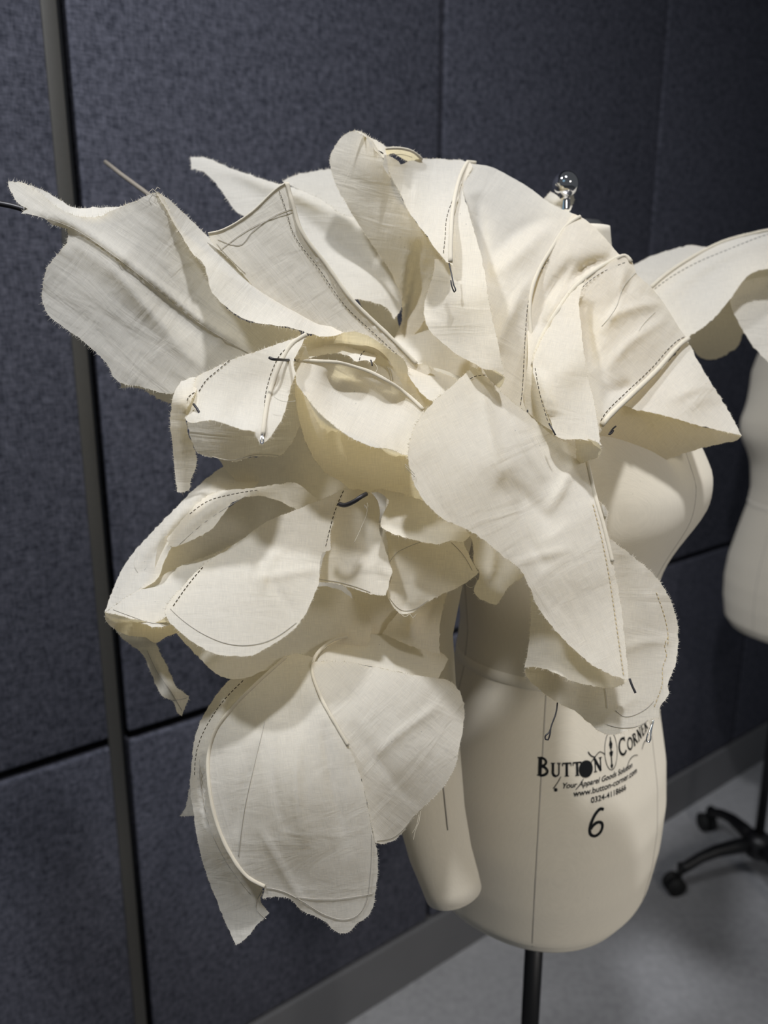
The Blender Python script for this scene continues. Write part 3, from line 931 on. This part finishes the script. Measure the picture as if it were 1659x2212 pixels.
# cupped petal in the middle
N2 = C('632,776 644,780 681,779 729,782 765,791 801,803 837,822 873,846 916,886 905,925 881,990 837,969 813,967 777,955 743,936 714,914 685,887 661,858 642,829 637,805',
       '632,776,.632 729,782,.628 837,822,.636 916,886,.632 881,988,.604 813,967,.586 743,936,.580 661,858,.600 637,805,.622 780,860,.646 850,910,.632 740,825,.648 860,865,.648', ['.004,8|690,800 780,815 860,850'], ang=30, streak=.0006, fray=.9, grain=.5)
N1 = C('634,786 637,834 640,868 647,909 659,950 676,986 702,1020 738,1042 763,1061 791,1066 813,1063 843,1063 880,1073 940,1095 930,1040 900,985 881,985 837,969 813,967 777,955 743,936 714,914 685,887 661,858 642,829',
       '634,790,0.630 640,868,0.632 676,986,0.650 738,1042,0.654 791,1066,0.654 930,1090,0.667 881,988,0.605 813,967,0.589 743,936,0.583 661,858,0.601 700,960,0.612 780,1010,0.620', ang=85, streak=.0005, fray=1.0, grain=1.5)
petal([N2, N1], pipes=[(N2, '634,777 681,780 729,783 765,792 801,804 837,823 873,847 914,884', .0016)],
      wires=[('582,773,.583 590,776,.582 605,777,.59 620,778,.605 636,778,.625', .0011)])
M1 = C('640,745 662,727 705,722 738,719 765,716 789,723 820,740 849,762 869,774 879,788 881,808 898,834 917,856 936,866 920,890 880,850 850,800 830,790 806,785 780,760 729,745 690,750 650,772 625,785',
       '662,727,.648 765,716,.655 869,774,.652 936,866,.655 806,780,.684 690,750,.672 640,775,.645', ang=30, fray=1.0)
M2 = C('630,778 656,755 695,741 729,737 760,740 791,755 811,762 812,774 804,783 787,778 772,782 753,769 729,763 700,766 673,772 649,777',
       '630,778,0.640 729,737,0.692 811,762,0.680 772,782,0.645 700,766,0.652', fray=1.0)
petal([M1]); petal([M2], threads=['809,785,.64 815,795,.638 811,805,.637 804,812,.637'], wires=[('801,778,.642 803,784,.64 804,790,.639', .0006)], stitches=[(M2, '776,778 783,762 805,752')])
O = C('640,770 720,755 800,765 860,790 920,860 930,900 860,850 780,810 700,795', '640,770,.67 800,765,.70 920,860,.69 780,800,.71', fray=0)
petal([O], pencil=[(O, '820,775 838,795 845,822'), (O, '826,774 843,795 849,822')])
Q = C('850,735 880,690 925,650 960,735 1040,790 1070,830 980,845 935,872 900,845 875,800 850,755', '862,728,.745 918,690,.735 1050,800,.700 935,870,.680 880,790,.700 960,780,.712', fray=0)
petal([Q])
Pp = C('879,792 890,785 905,783 920,785 945,802 985,820 1000,850 960,872 936,867 917,856 898,834 881,808', '879,792,.668 920,785,.682 990,830,.665 917,856,.640', fray=.4)
petal([Pp])

# left drooping petal
K1 = C('661,723 629,733 568,754 514,772 481,785 457,798 427,813 415,845 403,880 402,908 416,915 433,911 462,909 492,917 520,928 551,934 553,945 566,957 577,952 596,926 611,900 620,869 629,835 638,806 634,782 650,750',
       '661,723,.632 568,754,.618 427,813,.608 403,890,.592 462,909,.572 551,934,.562 572,955,.560 611,900,.575 637,806,.600 540,850,.606 490,850,.603 600,830,.608 516,895,.592',
       ['.005,9|652,735 612,785 590,830 576,890 568,940', '.010,22|400,905 480,915 560,940'], ang=10, streak=.0006, fray=1.2, grain=.2)
Ka = C('427,813 399,821 383,835 373,861 368,891 368,917 373,960 377,1010 381,1047 383,1062 396,1064 409,1057 411,1039 422,1010 425,989 416,960 407,939 403,915 401,895 412,868 425,840',
       '427,813,.618 399,821,.612 368,891,.607 383,1062,.618 409,1057,.612 425,989,.606 403,905,.590 390,870,.590', ['.006,9|398,825 402,860 398,890', '.004,10|378,900 392,960 400,1040'], ang=85, fray=.9)
petal([K1, Ka], threads=['592,857,.572 605,865,.57 622,868,.57 638,866,.572'], pipes=[(K1, '661,723 629,745 606,785 592,820 581,855 574,890 568,940', .0019)],
      stitches=[(K1, '640,738 606,765 588,800 574,850 571,880'), (K1, '496,778 470,800 445,822 430,845'), (Ka, '420,848 408,857 402,873')],
      wires=[('418,873,.586 427,885,.583 432,896,.582', .0009)],
      silver=[('567,935,.556 568,945,.553 569,955,.552 566,959,.552 563,955,.552 566,940,.554', .0006)])
L1 = C('400,890 415,955 427,978 470,990 510,997 540,988 580,985 602,986 655,900 670,800 660,750 600,840 500,890', '400,890,.660 427,978,.672 602,986,.672 640,880,.650 520,890,.645', fray=.3)
petal([L1], pencil=[(L1, '458,986 500,994 520,990 540,984 580,982 602,984')])
L2 = C('470,985 500,1028 535,1050 600,1058 660,1080 720,1075 760,1060 740,1020 690,960 650,860 610,960 560,985', '470,985,.700 600,1050,.735 740,1060,.73 660,900,.690 640,990,.735', ang=60, streak=.001, fray=.3)
petal([L2])

# lower left petals
S2 = C('490,1005 479,1010 419,1058 375,1102 332,1146 294,1187 263,1231 241,1281 225,1324 294,1280 338,1252 357,1209 372,1181 426,1120 470,1075 540,1060 560,1040',
       '485,1010,.735 332,1146,.715 225,1324,.660 338,1252,.655 372,1181,.665 470,1075,.690 540,1050,.72', ['.012,12|480,1030 400,1095 330,1170 280,1240 250,1300', '-.008,9|460,1070 390,1140 320,1220 300,1260', '.006,8|430,1090 360,1150 310,1230'], ang=125, streak=.0014, fray=.3)
S1 = C('689,1082 658,1056 636,1043 592,1047 545,1054 505,1058 466,1062 438,1078 400,1115 360,1165 372,1181 388,1177 426,1162 460,1140 482,1112 507,1083 545,1071 598,1080 640,1100 670,1110',
       '689,1082,.665 636,1043,.680 466,1062,.690 360,1165,.672 426,1162,.656 482,1112,.662 545,1071,.668 640,1095,.680', ['.005,8|380,1165 440,1115 520,1070 600,1055', '-.004,7|400,1165 460,1115 510,1075'], ang=150, streak=.001, fray=.4)
T = C('338,1252 335,1215 350,1165 400,1140 480,1105 545,1068 640,1085 720,1070 700,1130 600,1180 500,1230 400,1260', '338,1252,.668 480,1105,.725 640,1085,.745 720,1070,.735 600,1180,.75 400,1250,.70', ang=10, fray=0)
petal([S2, S1, T], stitches=[(S1, '410,1110 450,1082 500,1068 560,1058')], pencil=[(S1, '388,1176 440,1130 500,1090 530,1072'), (S2, '292,1205 290,1220 297,1236'), (S2, '342,1195 325,1215 312,1232')])
R1 = C('746,1053 720,1068 645,1099 576,1127 501,1181 438,1221 394,1268 357,1319 363,1340 385,1362 426,1394 470,1414 513,1418 539,1417 576,1400 623,1369 655,1334 676,1293 689,1256 692,1215 698,1193 715,1189 714,1150 731,1098',
       '746,1053,.640 645,1099,.640 501,1181,.640 394,1268,.618 357,1322,.600 426,1394,.576 513,1418,.566 623,1369,.578 689,1256,.600 710,1180,.612 560,1250,.594', ['.003,7|540,1255 620,1240 690,1230', '-.003,12|560,1180 590,1260 640,1330', '.004,8|560,1290 580,1220 640,1160'], ang=85, streak=.0006, fray=1.0, grain=.05)
R2 = C('225,1324 255,1303 294,1278 338,1250 394,1221 470,1193 520,1168 470,1235 400,1300 363,1351 335,1355 303,1344 275,1336 250,1328',
       '225,1324,.650 338,1250,.668 500,1185,.668 363,1351,.608 275,1336,.625 420,1260,.645', fray=.8)
R3 = C('225,1324 231,1344 253,1362 278,1373 316,1377 335,1389 355,1378 390,1365 360,1330 335,1345 303,1340 275,1334 250,1327', '225,1324,.650 253,1362,.652 335,1389,.662 390,1365,.625 303,1344,.618', fray=.8)
petal([R1, R2, R3], stitches=[(R1, '742,1060 725,1100 712,1145 702,1187'), (R1, '438,1225 405,1265 372,1312')],
      pencil=[(R1, '368,1315 395,1340 440,1370 490,1390 530,1394 580,1384 640,1345'), (R2, '245,1317 280,1330 330,1346 360,1345')],
      wires=[('733,1089,.600 745,1091,.596 765,1083,.592 780,1073,.592 791,1067,.596', .0017)])
U = C('255,1320 250,1360 310,1416 325,1450 338,1481 350,1503 374,1516 382,1538 393,1547 401,1525 407,1508 379,1481 363,1444 344,1406 336,1380 345,1320 300,1300', '300,1310,.672 250,1360,.695 325,1450,.705 393,1547,.69 407,1508,.70 336,1380,.715', ['.008,9|320,1400 350,1455 385,1515'], ang=60, fray=.5)
petal([U], pencil=[(U, '318,1405 340,1452 370,1495 393,1535'), (U, '372,1513 390,1511 405,1507')])
Vv = C('380,1366 401,1391 432,1422 460,1450 498,1467 529,1465 570,1449 620,1445 700,1450 790,1400 800,1340 720,1270 600,1290 450,1340', '380,1366,.640 498,1467,.630 607,1420,.660 700,1450,.672 770,1367,.675 720,1270,.685 450,1340,.66 560,1380,.668', fray=.3)
petal([Vv])

# pieces hanging in the middle
W1 = C('735,1060 731,1098 714,1140 706,1180 695,1220 688,1258 725,1261 771,1273 801,1284 834,1286 843,1249 847,1237 837,1201 819,1141 818,1090 805,1068 780,1058', '740,1062,.650 810,1070,.650 847,1237,.628 834,1286,.622 688,1258,.632 760,1180,.630', ['-.006,16|815,1080 790,1150 800,1220'], ang=80, fray=.4)
petal([W1], threads=['793,1086,.618 795,1095,.617 788,1097,.617 787,1090,.617 793,1100,.616 780,1140,.615 765,1172,.615'], pencil=[(W1, '690,1252 726,1256 771,1268 800,1279')])
W2 = C('795,1066 810,1061 828,1068 840,1080 836,1095 825,1115 822,1135 835,1147 870,1160 910,1170 945,1176 975,1168 1000,1171 1016,1156 1000,1138 960,1118 930,1090 880,1070 843,1060 820,1056', '795,1066,.622 840,1080,.640 822,1135,.618 945,1176,.612 1010,1158,.63 930,1090,.638 880,1120,.628', '.006,8|838,1075 830,1105 824,1135', fray=.9)
petal([W2])
W3 = C('835,1150 843,1213 847,1240 837,1285 846,1306 864,1324 891,1323 921,1303 951,1285 988,1270 1024,1246 1033,1236 1012,1198 994,1162 920,1140', '835,1150,.655 837,1285,.640 864,1324,.634 1024,1246,.650 994,1165,.672 930,1230,.650', ang=70, fray=.7)
petal([W3], threads=['1027,1246,.645 1030,1256,.644 1022,1268,.644 1012,1268,.645 1006,1262,.646', '865,1325,.632 875,1332,.632 885,1326,.632 892,1335,.632 900,1326,.633'], pencil=[(W3, '843,1213 856,1195 880,1182 908,1171'), (W3, '842,1292 868,1318 895,1316 925,1297'), (W3, '975,1172 1000,1198 1020,1232')])
W4 = C('1000,1140 1020,1165 1024,1216 1036,1237 1024,1276 1033,1291 1051,1300 1072,1308 1084,1291 1096,1270 1129,1246 1145,1225 1090,1180 1040,1140', '1010,1150,.685 1024,1276,.660 1072,1308,.658 1129,1246,.670 1090,1180,.69', ['.010,14|1040,1150 1065,1200 1050,1260'], ang=80, fray=.8)
petal([W4])
X1 = C('690,1250 752,1273 771,1336 780,1362 828,1366 858,1318 850,1280 780,1260', '690,1250,.71 771,1336,.70 828,1366,.695 855,1290,.705', fray=.2)
petal([X1])
X2 = C('826,1368 861,1322 900,1290 951,1285 968,1276 955,1320 950,1351 950,1412 900,1400', '826,1368,.690 900,1300,.69 966,1279,.685 950,1412,.672 890,1370,.668', ['.010,10|895,1320 885,1380', '-.006,8|945,1290 920,1350 900,1385'], ang=80, fray=.3)
petal([X2])

# bottom lantern petal
Y1 = C('784,1358 745,1372 712,1386 680,1417 640,1412 617,1420 553,1476 499,1530 463,1580 449,1634 449,1679 458,1743 472,1792 495,1842 531,1892 572,1915 567,1942 594,1937 626,1942 648,1964 703,1991 725,2012 752,2014 770,1996 795,1978 807,1955 811,1928 816,1851 811,1824 802,1783 791,1725 775,1666 752,1612 725,1566 689,1499 673,1444 690,1410 740,1380',
       '784,1358,.685 680,1417,.652 617,1420,.655 499,1530,.622 449,1650,.610 472,1792,.600 572,1920,.596 740,2012,.602 811,1928,.602 811,1824,.596 775,1666,.592 689,1499,.606 600,1650,.580 680,1800,.580 640,1530,.605',
       ['-.004,9|560,1600 530,1700 510,1800', '.004,11|650,1560 640,1700 660,1830', '-.004,14|700,1560 720,1700 760,1850', '.003,8|560,1780 610,1880 660,1960', '-.003,8|600,1560 590,1680 620,1800'], ang=80, streak=.0012, fray=.9, grain=1.45)
petal([Y1], pipes=[(Y1, '617,1420 553,1477 500,1531 464,1581 450,1634 450,1679 459,1743 473,1792 496,1842 532,1892 572,1915', .0016),
                   (Y1, '750,1375 712,1387 681,1418 674,1444 690,1499 726,1566 752,1610', .0015)],
      stitches=[(Y1, '694,1510 715,1550 746,1598')],
      pencil=[(Y1, '575,1917 610,1925 650,1945 700,1975 740,1986 770,1978 790,1950 800,1890 803,1800'), (Y1, '572,1560 550,1650 528,1750 515,1850'), (Y1, '640,1938 720,1942 805,1930')])
Y2 = C('676,1430 739,1429 802,1440 892,1458 938,1465 974,1472 992,1494 1001,1521 1001,1566 992,1612 983,1657 956,1702 902,1756 852,1815 830,1822 811,1822 802,1783 791,1725 775,1666 752,1612 725,1566 689,1499 673,1450',
       '676,1430,.640 802,1440,.640 974,1472,.672 1001,1540,.672 956,1702,.648 830,1822,.618 811,1824,.602 775,1666,.600 689,1499,.612 860,1600,.622', ['.003,8|800,1640 880,1570 960,1520', '-.003,12|760,1560 860,1700 900,1740'], ang=45, streak=.0009, fray=.6, grain=2.3)
Y2u = C('673,1450 680,1417 712,1386 745,1370 784,1358 831,1365 876,1377 915,1388 951,1409 969,1424 954,1451 947,1466 892,1458 802,1440 739,1432', '673,1445,.642 745,1372,.690 876,1377,.702 969,1424,.695 947,1466,.674 802,1442,.644', fray=.3)
petal([Y2, Y2u], threads=['908,1750,.642 905,1775,.64 897,1795,.64 893,1815,.64', '904,1760,.642 899,1785,.64 890,1800,.64'], pencil=[(Y2u, '684,1440 690,1415 715,1392 750,1378'), (Y2, '815,1816 850,1808 895,1760')])
Y3 = C('530,1455 499,1467 463,1508 436,1553 420,1598 413,1657 411,1702 418,1756 425,1806 440,1869 463,1933 490,2000 510,2041 531,2028 553,2000 581,1973 572,1960 562,1946 567,1919 531,1892 495,1842 472,1792 458,1743 449,1679 449,1634 463,1580 499,1530 553,1476 600,1440',
       '530,1455,.670 436,1553,.660 411,1702,.655 440,1869,.642 510,2041,.620 575,1965,.606 567,1919,.603 472,1792,.606 449,1650,.615 499,1530,.628 600,1440,.66', ['.006,8|540,1470 470,1560 432,1650 440,1760 490,1870 545,1960', '-.006,8|520,1490 455,1580 441,1680 455,1790 520,1900'], ang=85, streak=.0012, fray=.4, grain=1.45)
Y4 = C('440,1660 414,1690 409,1707 400,1747 388,1763 416,1761 470,1750 480,1690', '414,1690,.672 388,1763,.69 416,1761,.682 480,1690,.645', fray=.4)
petal([Y3, Y4], stitches=[(Y3, '525,1470 470,1530 428,1610 420,1680')], pencil=[(Y3, '430,1640 440,1740 470,1830 540,1930'), (Y3, '566,1925 553,1960 575,1985')])

# ruffled scrap under the knob and the loose wire behind the left petal
petal([C('1165,445 1178,425 1190,414 1200,420 1214,432 1222,424 1234,412 1240,425 1236,445 1228,458 1200,470', '1165,445,.80 1200,418,.79 1238,425,.80 1200,460,.785', ['.008,8|1200,420 1205,450', '-.008,8|1216,435 1212,455'], fray=.4)], 'scrap')
mb = MB(); mb.tube([P(228, 350, .86), P(262, 377, .83), P(310, 412, .80), P(360, 450, .77)], .0022, 8)
mb.build('boning_strip', M_ROD, gar)
